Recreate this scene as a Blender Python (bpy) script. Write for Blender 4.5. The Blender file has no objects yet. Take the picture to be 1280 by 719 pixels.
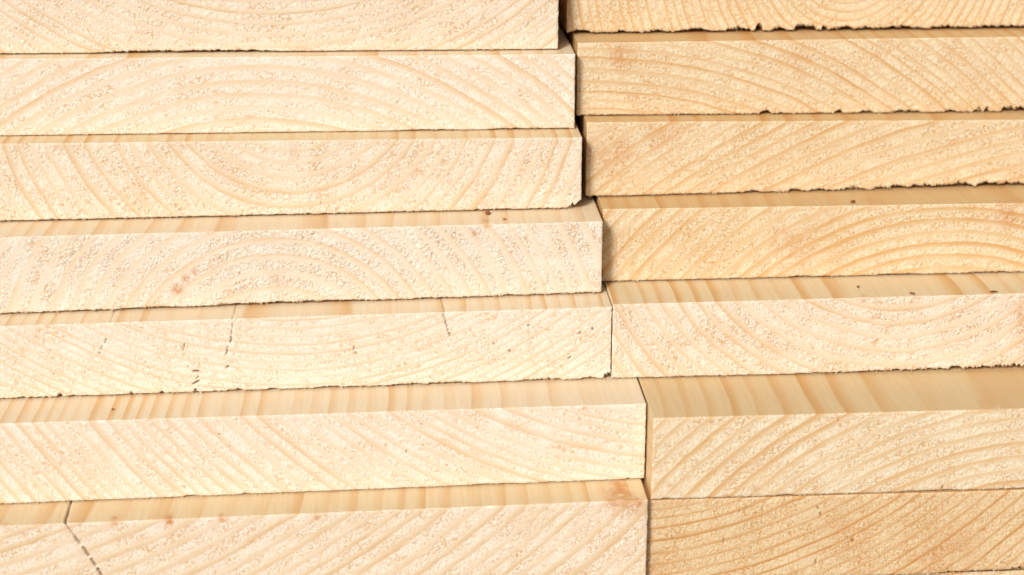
# Close-up of the sawn ends of two side-by-side stacks of pine boards.  Units: metres (tables in mm).
import bpy, math
import numpy as np
from mathutils import Vector, Matrix

sc = bpy.context.scene
# ------------------------------------------------------------------ camera
cam_d = bpy.data.cameras.new('camera')
cam_d.sensor_width = 36.0
cam_d.lens = 36.0 * 2200.0 / 1280.0
cam_d.clip_start = 0.02
cam_d.clip_end = 500.0
cam = bpy.data.objects.new('camera', cam_d)
sc.collection.objects.link(cam)
PITCH, YAW = math.radians(20.0), math.radians(4.4)
fw = Vector((math.sin(YAW)*math.cos(PITCH), math.cos(YAW)*math.cos(PITCH), -math.sin(PITCH)))
cam.location = -fw * 0.66
cam.rotation_euler = (math.radians(90) - PITCH, 0.0, -YAW)
cam_d.dof.use_dof = True
cam_d.dof.focus_distance = 0.655
cam_d.dof.aperture_fstop = 4.6
sc.camera = cam

# ------------------------------------------------------------------ light
SUN_EL, SUN_AZ = math.radians(33.0), math.radians(211.0)   # azimuth clockwise from +Y: behind the camera, to its left
world = bpy.data.worlds.new('World')
sc.world = world
world.use_nodes = True
wn = world.node_tree
wn.nodes.clear()
sky = wn.nodes.new('ShaderNodeTexSky')
sky.sky_type = 'NISHITA'
sky.sun_disc = False
sky.sun_elevation = SUN_EL
sky.sun_rotation = SUN_AZ
sky.dust_density = 9.0
sky.air_density = 0.3
sky.ozone_density = 0.2
bg = wn.nodes.new('ShaderNodeBackground')
bg.inputs['Strength'].default_value = 0.075
out = wn.nodes.new('ShaderNodeOutputWorld')
wn.links.new(sky.outputs[0], bg.inputs['Color'])
wn.links.new(bg.outputs[0], out.inputs['Surface'])

sun_d = bpy.data.lights.new('sun', 'SUN')
sun_d.energy = 3.9
sun_d.angle = math.radians(12.0)
sun_d.color = (1.0, 0.98, 0.955)
sun = bpy.data.objects.new('sun', sun_d)
sc.collection.objects.link(sun)
sdir = Vector((math.sin(SUN_AZ)*math.cos(SUN_EL), math.cos(SUN_AZ)*math.cos(SUN_EL), math.sin(SUN_EL)))
sun.rotation_euler = sdir.to_track_quat('Z', 'Y').to_euler()
sun.location = sdir * 3.0

sc.view_settings.view_transform = 'Standard'
sc.view_settings.look = 'None'
sc.view_settings.exposure = -0.33
sc.view_settings.gamma = 1.0
sc.render.engine = 'CYCLES'
sc.cycles.max_bounces = 8
sc.cycles.diffuse_bounces = 5
sc.cycles.use_denoising = True

# ------------------------------------------------------------------ noise helpers
RNG = np.random.default_rng(11)
TAB = RNG.random((16, 256, 256))

def vnoise(x, z, cell, k=0):
    """smooth value noise, -1..1"""
    t = TAB[k % 16]
    a, b = x/cell + 37.3*k, z/cell + 11.7*k
    i, j = np.floor(a).astype(int), np.floor(b).astype(int)
    f, g = a-i, b-j
    f, g = f*f*(3-2*f), g*g*(3-2*g)
    i0, i1, j0, j1 = i % 256, (i+1) % 256, j % 256, (j+1) % 256
    v = (t[i0, j0]*(1-f) + t[i1, j0]*f)*(1-g) + (t[i0, j1]*(1-f) + t[i1, j1]*f)*g
    return v*2-1

def sstep(a, b, x):
    t = np.clip((x-a)/(b-a), 0, 1)
    return t*t*(3-2*t)

def late_of(ph, lw=.4):
    f = ph - np.floor(ph)
    return sstep(lw, .5*lw+.60, f) * (1-sstep(.86, 1.0, f))

def seg_dist(px, pz, pts):
    d = np.full(px.shape, 1e9)
    for (ax, az), (bx, bz) in zip(pts[:-1], pts[1:]):
        vx, vz = bx-ax, bz-az
        t = np.clip(((px-ax)*vx+(pz-az)*vz)/(vx*vx+vz*vz+1e-9), 0, 1)
        d = np.minimum(d, np.hypot(px-ax-t*vx, pz-az-t*vz))
    return d

# ------------------------------------------------------------------ wood material
def lin(c):
    return tuple(((v/255.0+0.055)/1.055)**2.4 if v > 10 else v/255.0/12.92 for v in c) + (1,)

def wood(name, early, late, top_early, top_late, contrast, fuzz, seed, lw):
    m = bpy.data.materials.new(name)
    m.use_nodes = True
    nt = m.node_tree
    nt.nodes.clear()
    N, Lk = nt.nodes.new, nt.links.new
    def val(v):
        n = N('ShaderNodeValue'); n.outputs[0].default_value = v; return n.outputs[0]
    def math_(op, a, b=None, c=None, clamp=False):
        n = N('ShaderNodeMath'); n.operation = op; n.use_clamp = clamp
        for i, s in enumerate((a, b, c)):
            if s is None: continue
            if isinstance(s, (int, float)): n.inputs[i].default_value = s
            else: Lk(s, n.inputs[i])
        return n.outputs[0]
    def ss(lo, hi, x, to0=0.0, to1=1.0):
        n = N('ShaderNodeMapRange'); n.interpolation_type = 'SMOOTHSTEP'
        n.inputs['From Min'].default_value = lo; n.inputs['From Max'].default_value = hi
        n.inputs['To Min'].default_value = to0; n.inputs['To Max'].default_value = to1
        Lk(x, n.inputs['Value']); return n.outputs['Result']
    def mix(f, a, b, mode='MIX'):
        n = N('ShaderNodeMix'); n.data_type = 'RGBA'; n.blend_type = mode
        if isinstance(f, (int, float)): n.inputs[0].default_value = f
        else: Lk(f, n.inputs[0])
        for i, s in ((6, a), (7, b)):
            if isinstance(s, tuple): n.inputs[i].default_value = s
            else: Lk(s, n.inputs[i])
        return n.outputs[2]
    def attr(nm):
        n = N('ShaderNodeAttribute'); n.attribute_name = nm; return n.outputs['Fac']
    def noise(vec, scale, detail=2.0, rough=.5, dist=0.0):
        n = N('ShaderNodeTexNoise'); n.inputs['Scale'].default_value = scale
        n.inputs['Detail'].default_value = detail; n.inputs['Roughness'].default_value = rough
        n.inputs['Distortion'].default_value = dist
        Lk(vec, n.inputs['Vector']); return n.outputs['Fac']
    tc = N('ShaderNodeTexCoord')
    mp = N('ShaderNodeMapping'); mp.inputs['Scale'].default_value = (1, .05, 1)
    mp.inputs['Location'].default_value = (seed*.37, 0, seed*.61)
    Lk(tc.outputs['Object'], mp.inputs['Vector'])
    co = mp.outputs[0]                     # stretched along the grain
    mp2 = N('ShaderNodeMapping'); mp2.inputs['Location'].default_value = (seed*.37, 0, seed*.61)
    Lk(tc.outputs['Object'], mp2.inputs['Vector'])
    iso = mp2.outputs[0]
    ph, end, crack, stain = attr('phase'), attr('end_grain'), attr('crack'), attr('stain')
    fr = math_('FRACT', ph)
    lt = math_('MULTIPLY', ss(lw, .5*lw+.60, fr), ss(.88, 1.0, fr, 1, 0))
    wnz = N('ShaderNodeTexWhiteNoise'); wnz.noise_dimensions = '1D'
    Lk(math_('ADD', math_('FLOOR', ph), seed*7.3), wnz.inputs['W'])
    ringv = ss(0, 1, wnz.outputs['Value'], .7, 1.1)
    # ---- colour
    patch = noise(co, 60, 3)
    k_end = math_('MULTIPLY', math_('MULTIPLY', lt, ringv), math_('MULTIPLY', ss(.25, .75, patch, .55, 1.15), contrast), clamp=True)
    c_end = mix(k_end, early, late)
    hair = math_('MULTIPLY', math_('MULTIPLY', ss(.78, .90, fr), ss(.93, .985, fr, 1, 0)), math_('MULTIPLY', wnz.outputs['Value'], ss(.3, .65, noise(iso, 75, 3), .3, 1.1)))
    c_end = mix(math_('MULTIPLY', hair, .55 if early[2] > .5 else .85), c_end, mix(.5, late, lin((190, 126, 62))))
    # bruised warm bands that follow some rings, and soft warm blotches
    warm = ss(.52, .8, noise(iso, 38, 2))
    c_end = mix(math_('MULTIPLY', warm, .38), c_end, late)
    # crumbly sawn fibres: voronoi grains 0.8-1.5 mm
    warp = N('ShaderNodeTexNoise'); warp.inputs['Scale'].default_value = 900; warp.inputs['Detail'].default_value = 2
    Lk(iso, warp.inputs['Vector'])
    vm = N('ShaderNodeVectorMath'); vm.operation = 'MULTIPLY_ADD'
    Lk(warp.outputs['Color'], vm.inputs[0]); vm.inputs[1].default_value = (.0011, .0011, .0011); Lk(iso, vm.inputs[2])
    vo = N('ShaderNodeTexVoronoi'); vo.feature = 'F1'; vo.inputs['Scale'].default_value = 1150
    Lk(vm.outputs[0], vo.inputs['Vector'])
    grain = math_('SUBTRACT', 1.0, vo.outputs['Distance'], clamp=True)
    fine = noise(iso, 2300, 3, .65)
    coarse = noise(iso, 420, 2, .6)
    ew = math_('MULTIPLY', ss(.0, .9, lt, 1.0, .08), ss(.3, .7, noise(iso, 70, 3), .45, 1.05))
    pore = math_('MULTIPLY', ss(.62, .78, noise(iso, 1500, 2, .5)), math_('MULTIPLY', ew, .30))
    c_end = mix(pore, c_end, late)
    crease = math_('MULTIPLY', ss(.40, .75, vo.outputs['Distance']), math_('MULTIPLY', ew, math_('MULTIPLY', ss(.25, .55, noise(iso, 140, 2)), .85)))
    c_end = mix(crease, c_end, mix(.45, late, lin((206, 146, 84))))  # tan flecks, plus painted shade in the hollows between the grains
    mps = N('ShaderNodeMapping'); mps.inputs['Rotation'].default_value = (0, math.radians(30 + 23*(seed % 5)), 0); mps.inputs['Scale'].default_value = (1, 1, .38)
    Lk(iso, mps.inputs['Vector'])
    spk = noise(mps.outputs[0], 2050, 3, .75)
    amp = math_('MULTIPLY', ss(0, .9, lt, 1.0, .22), ss(.3, .6, noise(iso, 90, 3), .55, 1.0))
    c_end = mix(math_('MULTIPLY', ss(.50, .30, spk), math_('MULTIPLY', amp, .62)), c_end, mix(.35, late, lin((196, 136, 74))))
    c_end = mix(math_('MULTIPLY', ss(.50, .68, spk), math_('MULTIPLY', amp, .55)), c_end, mix(.6, early, lin((250, 240, 222))))
    rare = math_('MULTIPLY', ss(.735, .80, noise(iso, 620, 1, .5)), .7)
    c_end = mix(rare, c_end, lin((176, 112, 48)))
    # planed faces
    k_top = math_('MULTIPLY', math_('MULTIPLY', lt, ss(0, 1, wnz.outputs['Value'], .3, 1.0)), ss(.2, .8, noise(co, 24, 2), .5, 1.1), clamp=True)
    c_top = mix(k_top, top_early, top_late)
    c_top = mix(math_('MULTIPLY', hair, .55), c_top, mix(.5, top_late, lin((184, 122, 60))))
    c_top = mix(math_('MULTIPLY', ss(.35, .7, noise(co, 700, 4, .7)), .30), c_top, top_late)
    col = mix(end, c_top, c_end)
    st = math_('MULTIPLY', stain, ss(.25, .62, noise(iso, 330, 3, .6)), clamp=True)
    col = mix(st, col, lin((186, 118, 50)))
    col = mix(math_('MULTIPLY', crack, .9), col, lin((132, 74, 28)))  # cracks coloured brown: resin stain, with the dark of the opening painted in
    # ---- relief
    h = math_('MULTIPLY', math_('SUBTRACT', math_('ADD', math_('MULTIPLY', grain, .8), math_('ADD', math_('MULTIPLY', fine, .6), math_('MULTIPLY', coarse, .9))), 1.2), ew)
    h = math_('ADD', h, math_('MULTIPLY', fine, .12))
    h_end = math_('MULTIPLY', h, fuzz)
    h_top = math_('MULTIPLY', noise(co, 1500, 3, .6), .16)
    hh = math_('ADD', math_('MULTIPLY', h_end, end), math_('MULTIPLY', h_top, math_('SUBTRACT', 1.0, end)))
    bp = N('ShaderNodeBump'); bp.inputs['Strength'].default_value = 1.0; bp.inputs['Distance'].default_value = .00026
    Lk(hh, bp.inputs['Height'])
    pb = N('ShaderNodeBsdfPrincipled')
    Lk(col, pb.inputs['Base Color']); Lk(bp.outputs[0], pb.inputs['Normal'])
    Lk(ss(0, 1, end, .48, .8), pb.inputs['Roughness'])
    pb.inputs['Specular IOR Level'].default_value = .3
    o = N('ShaderNodeOutputMaterial'); Lk(pb.outputs[0], o.inputs['Surface'])
    return m

# ------------------------------------------------------------------ boards (mm): ends, pith position and ring width of each
BOARDS = [
    dict(k='L1', x=[-225.8, 20.2], y=[34.31, 34.42], zt=[113.91, 111.9], zb=[84.71, 82.7], pith=[-84.94, 222.81], ring=4.20),
    dict(k='L2', x=[-220.0, 26.0], y=[27.6, 27.19], zt=[84.36, 82.35], zb=[55.38, 53.64], pith=[-95.37, -65.1], ring=4.83),
    dict(k='L3', x=[-218.4, 27.6], y=[17.6, 15.44], zt=[55.07, 53.33], zb=[24.7, 25.43], pith=[-80.65, 81.5], ring=5.46),
    dict(k='L4', x=[-212.1, 33.9], y=[0.0, 0.0], zt=[24.42, 25.15], zb=[-5.76, -3.36], pith=[-89.56, -36.32], ring=6.30),
    dict(k='L5', x=[-209.9, 36.1], y=[-10.53, -13.95], zt=[-6.04, -3.64], zb=[-35.02, -32.55], pith=[-82.95, 125.54], ring=3.15),
    dict(k='L6', x=[-199.8, 46.2], y=[-31.58, -37.29], zt=[-35.22, -32.75], zb=[-67.34, -63.06], pith=[67.06, 114.48], ring=4.62),
    dict(k='L7', x=[-200.8, 45.2], y=[-48.05, -53.46], zt=[-67.66, -63.38], zb=[-100.66, -96.38], pith=[-274.41, 221.01], ring=5.67),
    dict(k='R1', x=[24.8, 270.8], y=[47.51, 52.62], zt=[114.91, 112.92], zb=[85.71, 83.72], pith=[134.98, 115.51], ring=3.28),
    dict(k='R2', x=[27.4, 273.4], y=[32.84, 39.69], zt=[85.39, 83.4], zb=[57.16, 52.79], pith=[29.25, -115.68], ring=3.99),
    dict(k='R3', x=[30.3, 276.3], y=[24.3, 27.45], zt=[56.81, 52.44], zb=[27.1, 26.87], pith=[249.3, -241.28], ring=5.04),
    dict(k='R4', x=[35.2, 281.2], y=[9.69, 3.71], zt=[26.79, 26.56], zb=[-2.41, -1.1], pith=[168.53, -89.5], ring=5.04),
    dict(k='R5', x=[36.4, 282.4], y=[-13.96, -17.39], zt=[-2.7, -1.39], zb=[-32.55, -32.91], pith=[143.0, 49.36], ring=5.67),
    dict(k='R6', x=[46.8, 292.8], y=[-49.98, -52.5], zt=[-32.87, -33.23], zb=[-65.29, -65.29], pith=[187.88, -172.1], ring=5.25),
    dict(k='R7', x=[45.35, 291.35], y=[-49.83, -53.81], zt=[-65.59, -65.59], zb=[-99.19, -99.93], pith=[31.06, 79.62], ring=4.54),
    dict(k='L8', x=[-200.0, 44.0], y=[-30.0, -32.0], zt=[-101.0, -96.7], zb=[-131.0, -131.0], pith=[-90.0, -200.0], ring=6.00),
    dict(k='R8', x=[46.4, 290.4], y=[-47.0, -50.0], zt=[-100.3, -101.6], zb=[-131.0, -131.0], pith=[150.0, -30.0], ring=6.00),
]
# look of each board's sawn end
PALE = dict(e=(225, 219, 204), l=(215, 191, 157), te=(224, 209, 180), tl=(214, 176, 123))
MID = dict(e=(225, 215, 197), l=(208, 181, 141), te=(217, 199, 162), tl=(205, 163, 106))
TAN = dict(e=(220, 205, 172), l=(201, 163, 110), te=(205, 176, 128), tl=(194, 144, 84))
LOOK = {
 'L1': dict(p=MID, c=.75, f=1.0), 'L2': dict(w=.35, p=PALE, c=1.0, f=.8), 'L3': dict(w=.44, p=MID, c=.8, f=1.1), 'L4': dict(p=PALE, c=.7, f=1.5),
 'L5': dict(w=.44, p=PALE, c=.8, f=.7), 'L6': dict(w=.36, p=PALE, c=.95, f=.7), 'L7': dict(p=MID, c=1.0, f=.9),
 'R1': dict(w=.44, p=TAN, c=.9, f=.9), 'R2': dict(w=.44, p=TAN, c=.8, f=1.1), 'R3': dict(w=.44, p=TAN, c=.8, f=1.1), 'R4': dict(p=TAN, c=1.0, f=1.2),
 'R5': dict(w=.44, p=MID, c=.8, f=1.4), 'R6': dict(w=.44, p=dict(e=(221, 210, 183), l=(203, 169, 121), te=(209, 187, 145), tl=(199, 156, 99)), c=1.1, f=1.1), 'R7': dict(p=dict(e=(212, 192, 153), l=(188, 140, 84), te=(203, 168, 121), tl=(192, 140, 80)), w=.6, c=1.2, f=1.0), 'L8': dict(p=MID, c=.8, f=1.0), 'R8': dict(p=TAN, c=.8, f=1.0)}
# chipped places along the lower edge: (x, half width, height)
CHIPS = {
 'L1': [(-118, 34, .7), (-96, 4, .7), (-93, 1.2, .5)],
 'L3': [(-12, 1, .4), (-2, 3, .3), (27, 4.5, 1.6)],
 'L4': [(-84, 26, .7), (-99, 10, .6), (-132, 9, .5), (-143, 3, .4), (-60, 5, .4), (-72, 4, .5)],
 'L5': [(-168, .9, 1.0), (-164, 1.6, .5), (-182, 1.5, .4), (-142, .7, .8), (-118, .7, .8), (-104, 3, .6), (-131, .8, .8), (-90, 2, .6),
        (-70, 5, .6), (-40, 6, .5), (-25, 8, .6), (10, 7, .7), (35.5, 2.2, 1.9), (28, 3, .6)],
 'R1': [(30, 4, .8), (46, 1.6, 1.2), (75, 6, 1.0), (92, 5, 1.2), (100, 1.6, 2.2), (117, 3, 2.2), (121, 1.8, 2.0), (126, 1.2, 1.9), (133, 5, 1.0),
        (144, 6, .8), (157, 8, .9), (176, 8, .8), (195, 10, .9), (215, 12, .9), (108, 3, .9), (60, 3, .7)],
 'R2': [(101, 2.5, 1.0), (107, .8, .6), (130, 1.5, 1.1), (141, 3, .8), (157, 6, .8), (175, 2.5, .8), (186, 1.6, 1.6), (189.5, 1.0, 1.3), (198, 2.5, 1.9), (203, 3, 1.6), (220, 7, 1.0)],
 'R3': [(95, 3, .7), (112, 2.5, 1.0), (121, 3, .8), (135, 5, 1.0), (150, 7, 1.1), (164, 8, 1.2), (176, 7, 1.6), (190, 6, 1.5), (200, 7, 1.4), (215, 12, 1.4), (240, 12, 1.3)],
 'R4': [(112, 5, .4), (150, 9, .4), (185, 8, .4)],
 'R5': [(120, 14, .3), (150, 22, .8), (175, 22, 1.3), (196, 25, 1.6), (225, 25, 1.6)],
 'R6': [(52, 2, .4), (96, 3, .5), (150, 12, .3)],
 'R7': [(175, 20, .8), (200, 24, 1.6), (230, 24, 1.7)],
 'L2': [(-30, 12, .3), (5, 12, .4), (20, 5, .3)], 'L6': [(-120, 3, .5), (-100, 2, .5), (40, 1.0, .4), (-10, 10, .3)],
}
FRAY = {'L1': .18, 'L2': .14, 'L3': .30, 'L4': .42, 'L5': .38, 'L6': .18, 'L7': .1, 'R1': .40, 'R2': .28, 'R3': .32, 'R4': .22, 'R5': .22, 'R6': .16, 'R7': .25, 'L8': .2, 'R8': .2}
GAP = {'L1': 0.16, 'L2': .06, 'L3': .38, 'L4': .45, 'L5': .34, 'L6': .2, 'L7': .2, 'L8': 0, 'R1': .5, 'R2': .15, 'R3': .3, 'R4': .32, 'R5': .3, 'R6': .15, 'R7': .25, 'R8': 0}
# shakes and checks on the sawn end: ([points x,z], half width, depth)
CRACKS = {
 'L7': [([(-163, -66.5), (-162.4, -68.1), (-160.2, -72.0)], .12, .6), ([(-160.0, -72.5), (-158.4, -75.2)], .2, 1.6),
        ([(-157.6, -76.6), (-155.6, -80.2)], .24, 1.8), ([(-155.0, -81.4), (-153.7, -84.0)], .22, 1.7), ([(-153.0, -85.4), (-151.0, -90.5), (-149, -97)], .24, 1.8)],
 'L5': [([(-103.6, -7), (-104.0, -11)], .04, .6), ([(-104.2, -12), (-104.5, -14.2)], .14, 1.4), ([(-105.7, -15.8), (-105.9, -17.2)], .08, 1.0), ([(-105.9, -17.6), (-106.1, -18.8)], .16, 1.4),
        ([(-106.0, -23.7), (-106.4, -24.2)], .24, 1.4), ([(-121.2, -14.6), (-121.6, -15.6)], .12, 1.2), ([(-121.8, -16.2), (-122.1, -17.0)], .05, .7),
        ([(-118.6, -25.2), (-117.9, -25.5)], .22, 1.5), ([(-117.3, -25.2), (-116.6, -25.7)], .3, 1.6), ([(-117.0, -27.4), (-117.4, -28.0)], .14, 1.2), ([(-119.2, -30.3), (-118.3, -30.0)], .2, 1.5),
        ([(-118.0, -29.8), (-117.0, -29.4)], .28, 1.6), ([(-118.4, -32.6), (-118.6, -34.5)], .3, 1.6),
        ([(-149.4, -11.8), (-149.9, -13.2)], .1, .8), ([(-151.2, -14.6), (-151.6, -15.5)], .12, .9), ([(-152.2, -17), (-152.4, -17.4)], .14, .9),
        ([(-26.4, -5.0), (-25.2, -9.0), (-24.7, -11.5)], .07, .9), ([(-24.2, -12.5), (-23.8, -13.4)], .16, 1.2), ([(-59.6, -17), (-59.3, -18.6)], .06, .8), ([(-59.0, -19.4), (-58.8, -19.9)], .16, 1.0),
        ([(5, -10), (5.4, -10.5)], .2, 1.2), ([(-2, -20), (-1.6, -20.6)], .24, 1.3), ([(24, -14), (24.6, -13.6)], .2, 1.2), ([(20, -24), (20.8, -23.4)], .22, 1.2), ([(29, -12), (29.3, -12.5)], .2, 1.1), ([(-8, -17), (-7.6, -17.6)], .18, 1.0)],
 'R7': [([(108, -70), (109, -71.2)], .1, .9), ([(109.4, -72.2), (109.8, -73.6)], .14, 1.0), ([(109, -92), (109.2, -94)], .1, .8), ([(74, -82), (74.4, -84)], .05, .5), ([(55, -80), (55.2, -82)], .05, .4), ([(122, -84), (122.4, -84.6)], .22, 1.0)],
 'R6': [([(154.5, -63.1), (154.2, -64.8)], .16, 1.0)],
}
# checks running back along the top: (x at the end, drift per mm, depth back)
TOPCRACKS = {'L7': [(-163.2, -.03, 60, .14)], 'L5': [(-103.3, .03, 40, .0), (-25.6, -.085, 40, .02), (-147.8, .03, 40, .0)]}
# brown marks (x, z or None for the top face, radius, strength, y back)
STAINS = {
 'L7': [(39.4, -64.4, 4.6, 1.0, 0), (36, -63.2, 5.0, .9, 7), (32, -63.4, 2.0, .6, 1), (36, -63.0, 2.4, .8, 14), (-145.8, -67.2, 1.3, .9, 3), (-126.4, -67, 1.5, 1.1, 2), (-108, -67, 1.2, .8, 1.5), (-74, -67, 1.3, .7, 1), (-184, -68, 1.2, .6, 1)],
 'L4': [(-120.4, 6.3, 1.7, 1.0, 0), (-124.0, 2.7, 2.2, 1.0, 0), (-117.5, 9.5, 1.2, .7, 0), (-117, 10, 1.4, .5, 0), (-86.8, 5.4, 3.5, .3, 0), (-14.0, 21.7, 1.2, .8, 0), (-9.5, 25, 1.6, .7, 5)],
 'L3': [(-80, 49, 3.0, .22, 0), (-165, 53.0, 2.0, .4, 0)],
 'R2': [(44, 80, 5.5, .6, 0), (112, 76, 6, .35, 0)],
 'R4': [(190, 22, 6, .5, 0), (120, 21, 4, .45, 0), (105, 14, 7, .35, 0)],
 'R5': [(196, -12, 9, .6, 0), (131, -3, 1.3, .8, 1), (205, -22, 7, .5, 0)],
 'R6': [(85, -62, 1.6, .5, 0), (74, -65, 1.6, .6, 0), (54, -60, 1.6, .5, 0)],
 'R3': [(40, 45, 9, .35, 0), (60, 53, 8, .3, 0)],
 'R7': [(120, -80, 10, .3, 0), (155, -90, 14, .35, 0)],
}
LABELS = {
 'L1': ('top board of the left stack, cut off by the upper edge of the view', 'left'),
 'L2': ('very pale board second from the top of the left stack, flat arching rings', 'left'),
 'L3': ('cream board third from the top of the left stack, lower right corner chipped', 'left'),
 'L4': ('fourth board of the left stack, crumbly end with round arches and brown flecks', 'left'),
 'L5': ('fifth board of the left stack, close fine rings and small dark checks', 'left'),
 'L6': ('sixth board of the left stack, smooth whitish end with slanting orange bands', 'left'),
 'L7': ('seventh board of the left stack, long split at left, brown knot in corner', 'left'),
 'L8': ('bottom board of the left stack, set back under the one with the split', 'left'),
 'R1': ('top tan board of the right stack, lower edge torn with black chips', 'right'),
 'R2': ('tan board second from the top of the right stack, rings falling to the right', 'right'),
 'R3': ('tan board third from the top of the right stack, ragged dark gap beneath', 'right'),
 'R4': ('tan board fourth from the top of the right stack, orange arch at right', 'right'),
 'R5': ('fifth board of the right stack, rings sagging like a bowl at right', 'right'),
 'R6': ('board jutting out farthest of the right stack, broad planed top with stripes', 'right'),
 'R7': ('tan board of the right stack directly under the one jutting out farthest', 'right'),
 'R8': ('bottom board of the right stack, set back in shadow at the lower edge', 'right'),
}

def build_board(B, idx):
    k = B['k']
    (x0, x1), (ya, yb) = B['x'], B['y']
    zt, zb = B['zt'], B['zb']
    W = x1-x0
    px, pz = B['pith']
    nu, nv = int(W/.4), 74
    u = np.linspace(0, 1, nu+1)
    X = x0 + u*W
    top = zt[0] + u*(zt[1]-zt[0])
    bot = zb[0] + u*(zb[1]-zb[0]) + GAP[k]
    yf = ya + u*(yb-ya)
    # lower edge: chips and fray
    fr = FRAY[k]
    chip = fr*(.45 + .8*np.abs(vnoise(X, X*0+3, 1.1, idx)) * np.clip(vnoise(X, X*0, 9, idx+1)*1.2+.6, 0, 1.5) + .85*np.maximum(0, vnoise(X, X*0+9, .5, idx+2)) + .3*vnoise(X, X*0+9, 1.6, idx+7))
    big = np.zeros_like(X)
    for cx, hw, hh in CHIPS.get(k, []):
        t = np.clip(1-np.abs((X-cx)/hw)**2.2, 0, 1)
        big = np.maximum(big, 1.2*hh*t**.5*(.8 + .3*vnoise(X, X*0+cx, 1.6, idx+3) + .35*vnoise(X, X*0+cx, .6, idx+5)))
    chip = np.maximum(chip, 0) + big
    fray_t = .05*vnoise(X, X*0+5, .7, idx+4) + .05*vnoise(X, X*0+6, 4, idx+5)
    V = np.linspace(0, 1, nv+1)[None, :]
    H = (top-bot)[:, None]
    Zl = V*H
    Z = bot[:, None] + Zl + chip[:, None]*np.clip(1-Zl/4.5, 0, 1)**1.3 + fray_t[:, None]*np.clip(1-(H-Zl)/2, 0, 1)
    XX = np.repeat(X[:, None], nv+1, 1)
    # slight raggedness of the two upright edges
    eL = .10*vnoise(Z[0], Z[0]*0+idx, 1.2, 6); eR = .12*vnoise(Z[-1], Z[-1]*0+idx, 1.2, 7)
    XX = XX + eL[None, :]*np.clip(1-(XX-x0)/3, 0, 1) + eR[None, :]*np.clip(1-(x1-XX)/3, 0, 1) - .12*np.clip(1-(x1-XX)/3, 0, 1)
    if k == 'L3':     # broken lower right corner
        XX = XX - 1.3*np.clip(1-(x1-XX)/5, 0, 1)*np.clip(1-Zl/2.5, 0, 1)

    def phase(x, z, y):
        wob = .9*vnoise(x, z, 32, idx) + .4*vnoise(x, z, 9, idx+1) + .12*vnoise(x, z, 2.5, idx+2)
        wob = wob + .9*vnoise(x+y*.3, y, 34, idx+3) - .9*vnoise(x, y*0, 34, idx+3) if np.any(y) else wob
        r = np.hypot(x-px-.03*y, z-pz)
        amp = min(1.0, B['ring']/7.0)
        r = r + wob*amp
        return r/B['ring'] + .35*vnoise(r, r*0+idx*3.1, B['ring']*2.6, idx+6)
    PH = phase(XX, Z, XX*0)
    LT = late_of(PH, LOOK[k].get('w', .40))
    # crumbly relief of the sawn end: springwood torn rough, summerwood smoother and a little proud
    f = LOOK[k]['f']
    rough = (1-.85*LT)*(.6+.5*vnoise(XX, Z, 14, idx+8))
    rel = .02*LT + f*rough*(.10*vnoise(XX, Z, 1.1, idx+9) + .13*vnoise(XX, Z, .6, idx+10)) + .10*vnoise(XX, Z, 18, idx+11)
    # faint slanting saw marks
    ang = math.radians(58 + 5*(idx % 5))
    rel = rel + .018*np.sin((XX*math.cos(ang)-Z*math.sin(ang))*2*math.pi/2.1 + 2*vnoise(XX, Z, 30, idx+12))
    # edge wear
    edge = np.minimum.reduce([XX-x0, x1-XX, Zl+0*XX, (H-Zl)+0*XX])
    rel = rel - .16*np.clip(1-edge/.9, 0, 1)**2
    rel = rel - .25*np.clip(chip[:, None]-.5, 0, 1.6)*np.clip(1-Zl/.8, 0, 1)
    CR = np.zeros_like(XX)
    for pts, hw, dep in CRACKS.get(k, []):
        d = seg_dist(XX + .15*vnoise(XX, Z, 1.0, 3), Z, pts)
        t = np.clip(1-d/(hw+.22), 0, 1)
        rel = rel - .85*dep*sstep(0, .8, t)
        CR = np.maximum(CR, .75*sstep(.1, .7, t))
    YY = yf[:, None] - rel
    ST = np.zeros_like(XX)
    for sx, sz, sr, sa, sy in STAINS.get(k, []):
        ST = np.maximum(ST, sa*np.exp(-(((XX-sx)/sr)**2 + ((Z-sz)/sr)**2)*1.2))
    co = [np.stack([XX, YY, Z], -1).reshape(-1, 3)]
    idxg = np.arange((nu+1)*(nv+1)).reshape(nu+1, nv+1)
    q = np.stack([idxg[:-1, :-1], idxg[1:, :-1], idxg[1:, 1:], idxg[:-1, 1:]], -1).reshape(-1, 4)
    faces = [q]
    # border loop, counter-clockwise seen from the front: bottom, right, top, left
    ring = np.concatenate([idxg[:-1, 0], idxg[-1, :-1], idxg[:0:-1, -1], idxg[0, :0:-1]])
    n = len(ring)
    iu = ring // (nv+1); iv = ring % (nv+1)
    lx, lz, ly = XX[iu, iv], Z[iu, iv], yf[iu]
    cleanx = np.clip(lx, x0, x1)
    czb = zb[0] + (lx-x0)/W*(zb[1]-zb[0]); czt = zt[0] + (lx-x0)/W*(zt[1]-zt[0])
    onb, ont = iv == 0, iv == nv
    sgnx = np.where(iu == 0, -1, np.where(iu == nu, 1, 0))
    cz = np.where(onb, czb, np.where(ont, czt, np.clip(lz, czb+.0, czt)))
    # planed edges meet in a tiny rounded arris
    steps = [.22, .6, 1.2, 2.4, 4, 6.5, 10, 14, 19, 25, 32, 40, 50, 65, 90, 2399, 2400]
    base = (nu+1)*(nv+1)
    prev = ring
    P, A = [PH.ravel()], [np.ones(base)]
    C, S = [CR.ravel()], [ST.ravel()]
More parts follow.
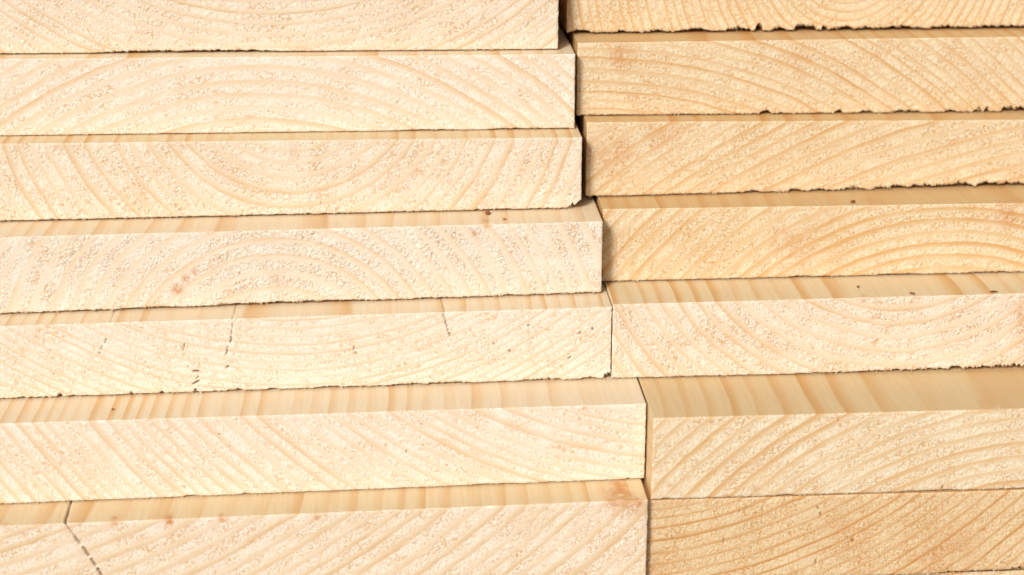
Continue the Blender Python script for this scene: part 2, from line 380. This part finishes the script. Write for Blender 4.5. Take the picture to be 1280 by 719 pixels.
    for j, s in enumerate(steps):
        dec = np.where(onb & (lz - czb > .75), 13.0, np.where(onb, 3.5, 1.6))
        w = np.exp(-s/dec)**1.0 if s < 45 else np.zeros(n)
        zz = cz + (lz-cz)*w
        xx = cleanx + (lx-cleanx)*w
        yy = ly + s + .0
        if j == 0:
            zz = lz + np.where(onb, -.10, np.where(ont, .05, 0)); xx = lx + sgnx*.05; yy = ly + .30
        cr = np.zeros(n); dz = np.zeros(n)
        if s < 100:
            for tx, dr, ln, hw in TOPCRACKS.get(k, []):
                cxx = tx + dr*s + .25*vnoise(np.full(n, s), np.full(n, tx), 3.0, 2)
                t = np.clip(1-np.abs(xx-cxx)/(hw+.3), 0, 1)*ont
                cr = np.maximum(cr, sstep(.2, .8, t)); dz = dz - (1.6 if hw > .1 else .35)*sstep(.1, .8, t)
        st = np.zeros(n)
        for sx, sz, sr, sa, sy in STAINS.get(k, []):
            dd = ((xx-sx)/sr)**2 + ((zz-sz)/(sr*1.2))**2 + ((s-sy)/(sr*1.8))**2 if sy else ((xx-sx)/sr)**2 + ((zz-sz)/sr)**2 + (s/(sr*.6))**2
            st = np.maximum(st, sa*np.exp(-dd*1.2))
        co.append(np.stack([xx, yy, zz+dz], -1))
        P.append(phase(xx, zz, np.full(n, s if s < 100 else 100.0)))
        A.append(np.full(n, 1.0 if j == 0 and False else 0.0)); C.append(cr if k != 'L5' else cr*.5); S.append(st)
        cur = base + j*n + np.arange(n)
        faces.append(np.stack([np.roll(prev, -1), prev, cur, np.roll(cur, -1)], -1))
        prev = cur
    co = np.concatenate(co)*.001
    # object origin: middle of the lower front edge
    org = np.array([(x0+x1)/2, (ya+yb)/2, (zb[0]+zb[1])/2])*.001
    co -= org
    fq = np.concatenate(faces)
    me = bpy.data.meshes.new('pine_board')
    nf = len(fq)
    me.vertices.add(len(co)); me.vertices.foreach_set('co', co.astype(np.float32).ravel())
    me.loops.add(nf*4+n); 
    me.polygons.add(nf+1)
    loops = np.concatenate([fq.ravel(), prev[::-1]]).astype(np.int32)
    me.loops.foreach_set('vertex_index', loops)
    st_ = np.concatenate([np.arange(nf)*4, [nf*4]]).astype(np.int32)
    me.polygons.foreach_set('loop_start', st_)
    me.polygons.foreach_set('use_smooth', np.ones(nf+1, dtype=bool))
    me.update(calc_edges=True)
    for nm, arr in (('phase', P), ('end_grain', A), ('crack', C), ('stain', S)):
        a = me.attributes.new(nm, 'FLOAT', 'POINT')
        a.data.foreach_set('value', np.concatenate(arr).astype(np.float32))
    me.validate()
    lk = LOOK[k]; p = lk['p']
    m = wood('pine_wood', lin(p['e']), lin(p['l']), lin(p['te']), lin(p['tl']), lk['c'], f, idx+1, lk.get('w', .40))
    me.materials.append(m)
    ob = bpy.data.objects.new('pine_board', me)
    ob.location = org
    sc.collection.objects.link(ob)
    ob['label'], side = LABELS[k]
    ob['category'] = 'board'
    ob['group'] = 'pine boards in the %s stack' % side
    # loose fibres torn along the arrises: fine three-sided hairs, one part
    rg = np.random.default_rng(500+idx)
    vs, fs = [], []
    def hair(p0, d, L, w):
        p0 = np.array(p0); d = np.array(d, float); d /= np.linalg.norm(d)
        a = np.cross(d, [0, 1, .3]); a /= np.linalg.norm(a); b = np.cross(d, a)
        bend = rg.normal(0, .25, 3)
        prevr = None
        for i in range(4):
            t = i/3
            c = p0 + d*L*t + bend*L*t*t
            r = w*(1-t*.85)
            ids = []
            for h in range(3):
                an = h*2.0944
                vs.append((c + r*(math.cos(an)*a + math.sin(an)*b))*.001 - org); ids.append(len(vs)-1)
            if prevr:
                for h in range(3):
                    fs.append((prevr[h], prevr[(h+1) % 3], ids[(h+1) % 3], ids[h]))
            prevr = ids
        fs.append(tuple(prevr))
    nh = int(40 + 500*fr)
    for _ in range(nh):
        x = rg.uniform(x0+1, x1-1); i = int((x-x0)/W*nu)
        hair((x, yf[i]+.1, Z[i, 0]), (rg.normal(0, .8), -rg.uniform(.2, 1), -rg.uniform(.2, .9)), rg.uniform(.35, 1.0), rg.uniform(.07, .20))
    for _ in range(40):
        x = rg.uniform(x0+1, x1-1); i = int((x-x0)/W*nu)
        hair((x, yf[i], Z[i, -1]-.1), (rg.normal(0, 1), -rg.uniform(.2, 1), rg.uniform(.0, .6)), rg.uniform(.3, .8), rg.uniform(.04, .08))
    if k == 'R6':
        for q_ in range(14):
            x = 172 + rg.normal(0, 3.0); i = int((x-x0)/W*nu)
            hair((x, yf[i], Z[i, -1]-.1), (rg.normal(.8, .5), -.3, rg.uniform(.2, 1.0)), rg.uniform(1.2, 3.6), rg.uniform(.09, .16))
    hm = bpy.data.meshes.new('loose_fibres')
    hm.from_pydata([tuple(v) for v in vs], [], fs)
    hm.materials.append(FIB)
    ho = bpy.data.objects.new('loose_fibres', hm)
    sc.collection.objects.link(ho); ho.parent = ob
    ho['kind'] = 'stuff'
    return ob

def plain(name, c, rough=.8):
    m = bpy.data.materials.new(name); m.use_nodes = True
    nt = m.node_tree; pb = nt.nodes['Principled BSDF']
    n = nt.nodes.new('ShaderNodeTexNoise'); n.inputs['Scale'].default_value = 900; n.inputs['Detail'].default_value = 3
    tc = nt.nodes.new('ShaderNodeTexCoord'); nt.links.new(tc.outputs['Object'], n.inputs['Vector'])
    mx = nt.nodes.new('ShaderNodeMix'); mx.data_type = 'RGBA'
    mx.inputs[6].default_value = lin(c); mx.inputs[7].default_value = lin(tuple(int(v*.78) for v in c))
    nt.links.new(n.outputs['Fac'], mx.inputs[0]); nt.links.new(mx.outputs[2], pb.inputs['Base Color'])
    pb.inputs['Roughness'].default_value = rough
    return m
FIB = plain('torn_fibre', (232, 210, 172))
for i, B in enumerate(BOARDS):
    build_board(B, i)

# ------------------------------------------------------------------ crumbs of wood and bark lying on the planed tops
def crumb(name, at, size, colr, label, seed, cat):
    rg = np.random.default_rng(seed)
    sx, sy, sz = size
    nr, ns = 5, 9
    vs, fs = [], []
    for a in range(1, nr):
        th = math.pi*a/nr
        for b in range(ns):
            ph = 2*math.pi*b/ns
            k = 1 + .34*(rg.random()-.5)*2
            vs.append((sx*.5*k*math.sin(th)*math.cos(ph), sy*.5*k*math.sin(th)*math.sin(ph), sz*.5*(1+k*math.cos(th)*.95)))
    vs.append((0, 0, sz)); vs.append((0, 0, 0))
    T, Bm = len(vs)-2, len(vs)-1
    for a in range(nr-2):
        for b in range(ns):
            fs.append((a*ns+b, a*ns+(b+1) % ns, (a+1)*ns+(b+1) % ns, (a+1)*ns+b)[::-1])
    for b in range(ns):
        fs.append((T, b, (b+1) % ns)); fs.append((Bm, (nr-2)*ns+(b+1) % ns, (nr-2)*ns+b))
    me = bpy.data.meshes.new(name); me.from_pydata([tuple(c*.001 for c in v) for v in vs], [], fs)
    me.materials.append(plain('crumb', colr))
    o = bpy.data.objects.new(name, me); sc.collection.objects.link(o)
    o.location = tuple(c*.001 for c in at); o.rotation_euler = (0, 0, rg.uniform(0, 3.1))
    o['label'] = label; o['category'] = cat
crumb('wood_crumb', (-8.1, 12.2, 25.05), (2.2, 1.9, 1.4), (150, 84, 34), 'biggest brown crumb on the left stack, on top of the board with the crumbly end', 1, 'crumb')
crumb('wood_crumb', (-2.6, 5.0, 25.05), (1.3, 1.3, .9), (192, 132, 72), 'tiny orange crumb just right of the biggest brown crumb on the left stack', 2, 'crumb')
crumb('wood_crumb', (131.1, 11.1, 26.7), (2.6, 1.7, 1.1), (156, 90, 36), 'brown crumb on the fourth board of the right stack, under the torn lower edge', 3, 'crumb')
crumb('wood_crumb', (131.1, -4.2, -2.15), (1.1, 1.0, .7), (120, 74, 40), 'small dark crumb on the fifth board of the right stack, left of its two neighbours', 4, 'crumb')
crumb('wood_crumb', (149.3, -13.0, -2.1), (1.9, 1.2, .7), (140, 84, 36), 'middle crumb of the three on top of the fifth board of the right stack', 5, 'crumb')
crumb('wood_crumb', (180.1, -14.0, -1.85), (2.9, 1.2, .6), (120, 70, 30), 'flat dark sliver on the fifth board of the right stack, farthest right', 6, 'sliver')
crumb('wood_crumb', (-147.2, -23.8, -34.6), (1.2, 1.0, .6), (160, 96, 40), 'single brown speck on the planed top of the sixth board of the left stack', 7, 'crumb')

# ------------------------------------------------------------------ the floor the stacks stand on
gm = bpy.data.materials.new('concrete'); gm.use_nodes = True
nt = gm.node_tree; pb = nt.nodes['Principled BSDF']; pb.inputs['Roughness'].default_value = .9
tcn = nt.nodes.new('ShaderNodeTexCoord'); nz = nt.nodes.new('ShaderNodeTexNoise'); nz.inputs['Scale'].default_value = 9; nz.inputs['Detail'].default_value = 8
mx = nt.nodes.new('ShaderNodeMix'); mx.data_type = 'RGBA'; mx.inputs[6].default_value = (.34, .30, .25, 1); mx.inputs[7].default_value = (.24, .21, .17, 1)
nt.links.new(tcn.outputs['Object'], nz.inputs['Vector']); nt.links.new(nz.outputs['Fac'], mx.inputs[0]); nt.links.new(mx.outputs[2], pb.inputs['Base Color'])
ge = bpy.data.meshes.new('ground')
ge.from_pydata([(-150, -150, 0), (150, -150, 0), (150, 150, 0), (-150, 150, 0)], [], [(0, 1, 2, 3)])
ge.materials.append(gm)
go = bpy.data.objects.new('ground', ge); sc.collection.objects.link(go); go.location = (0, 0, -.1315); go['kind'] = 'structure'
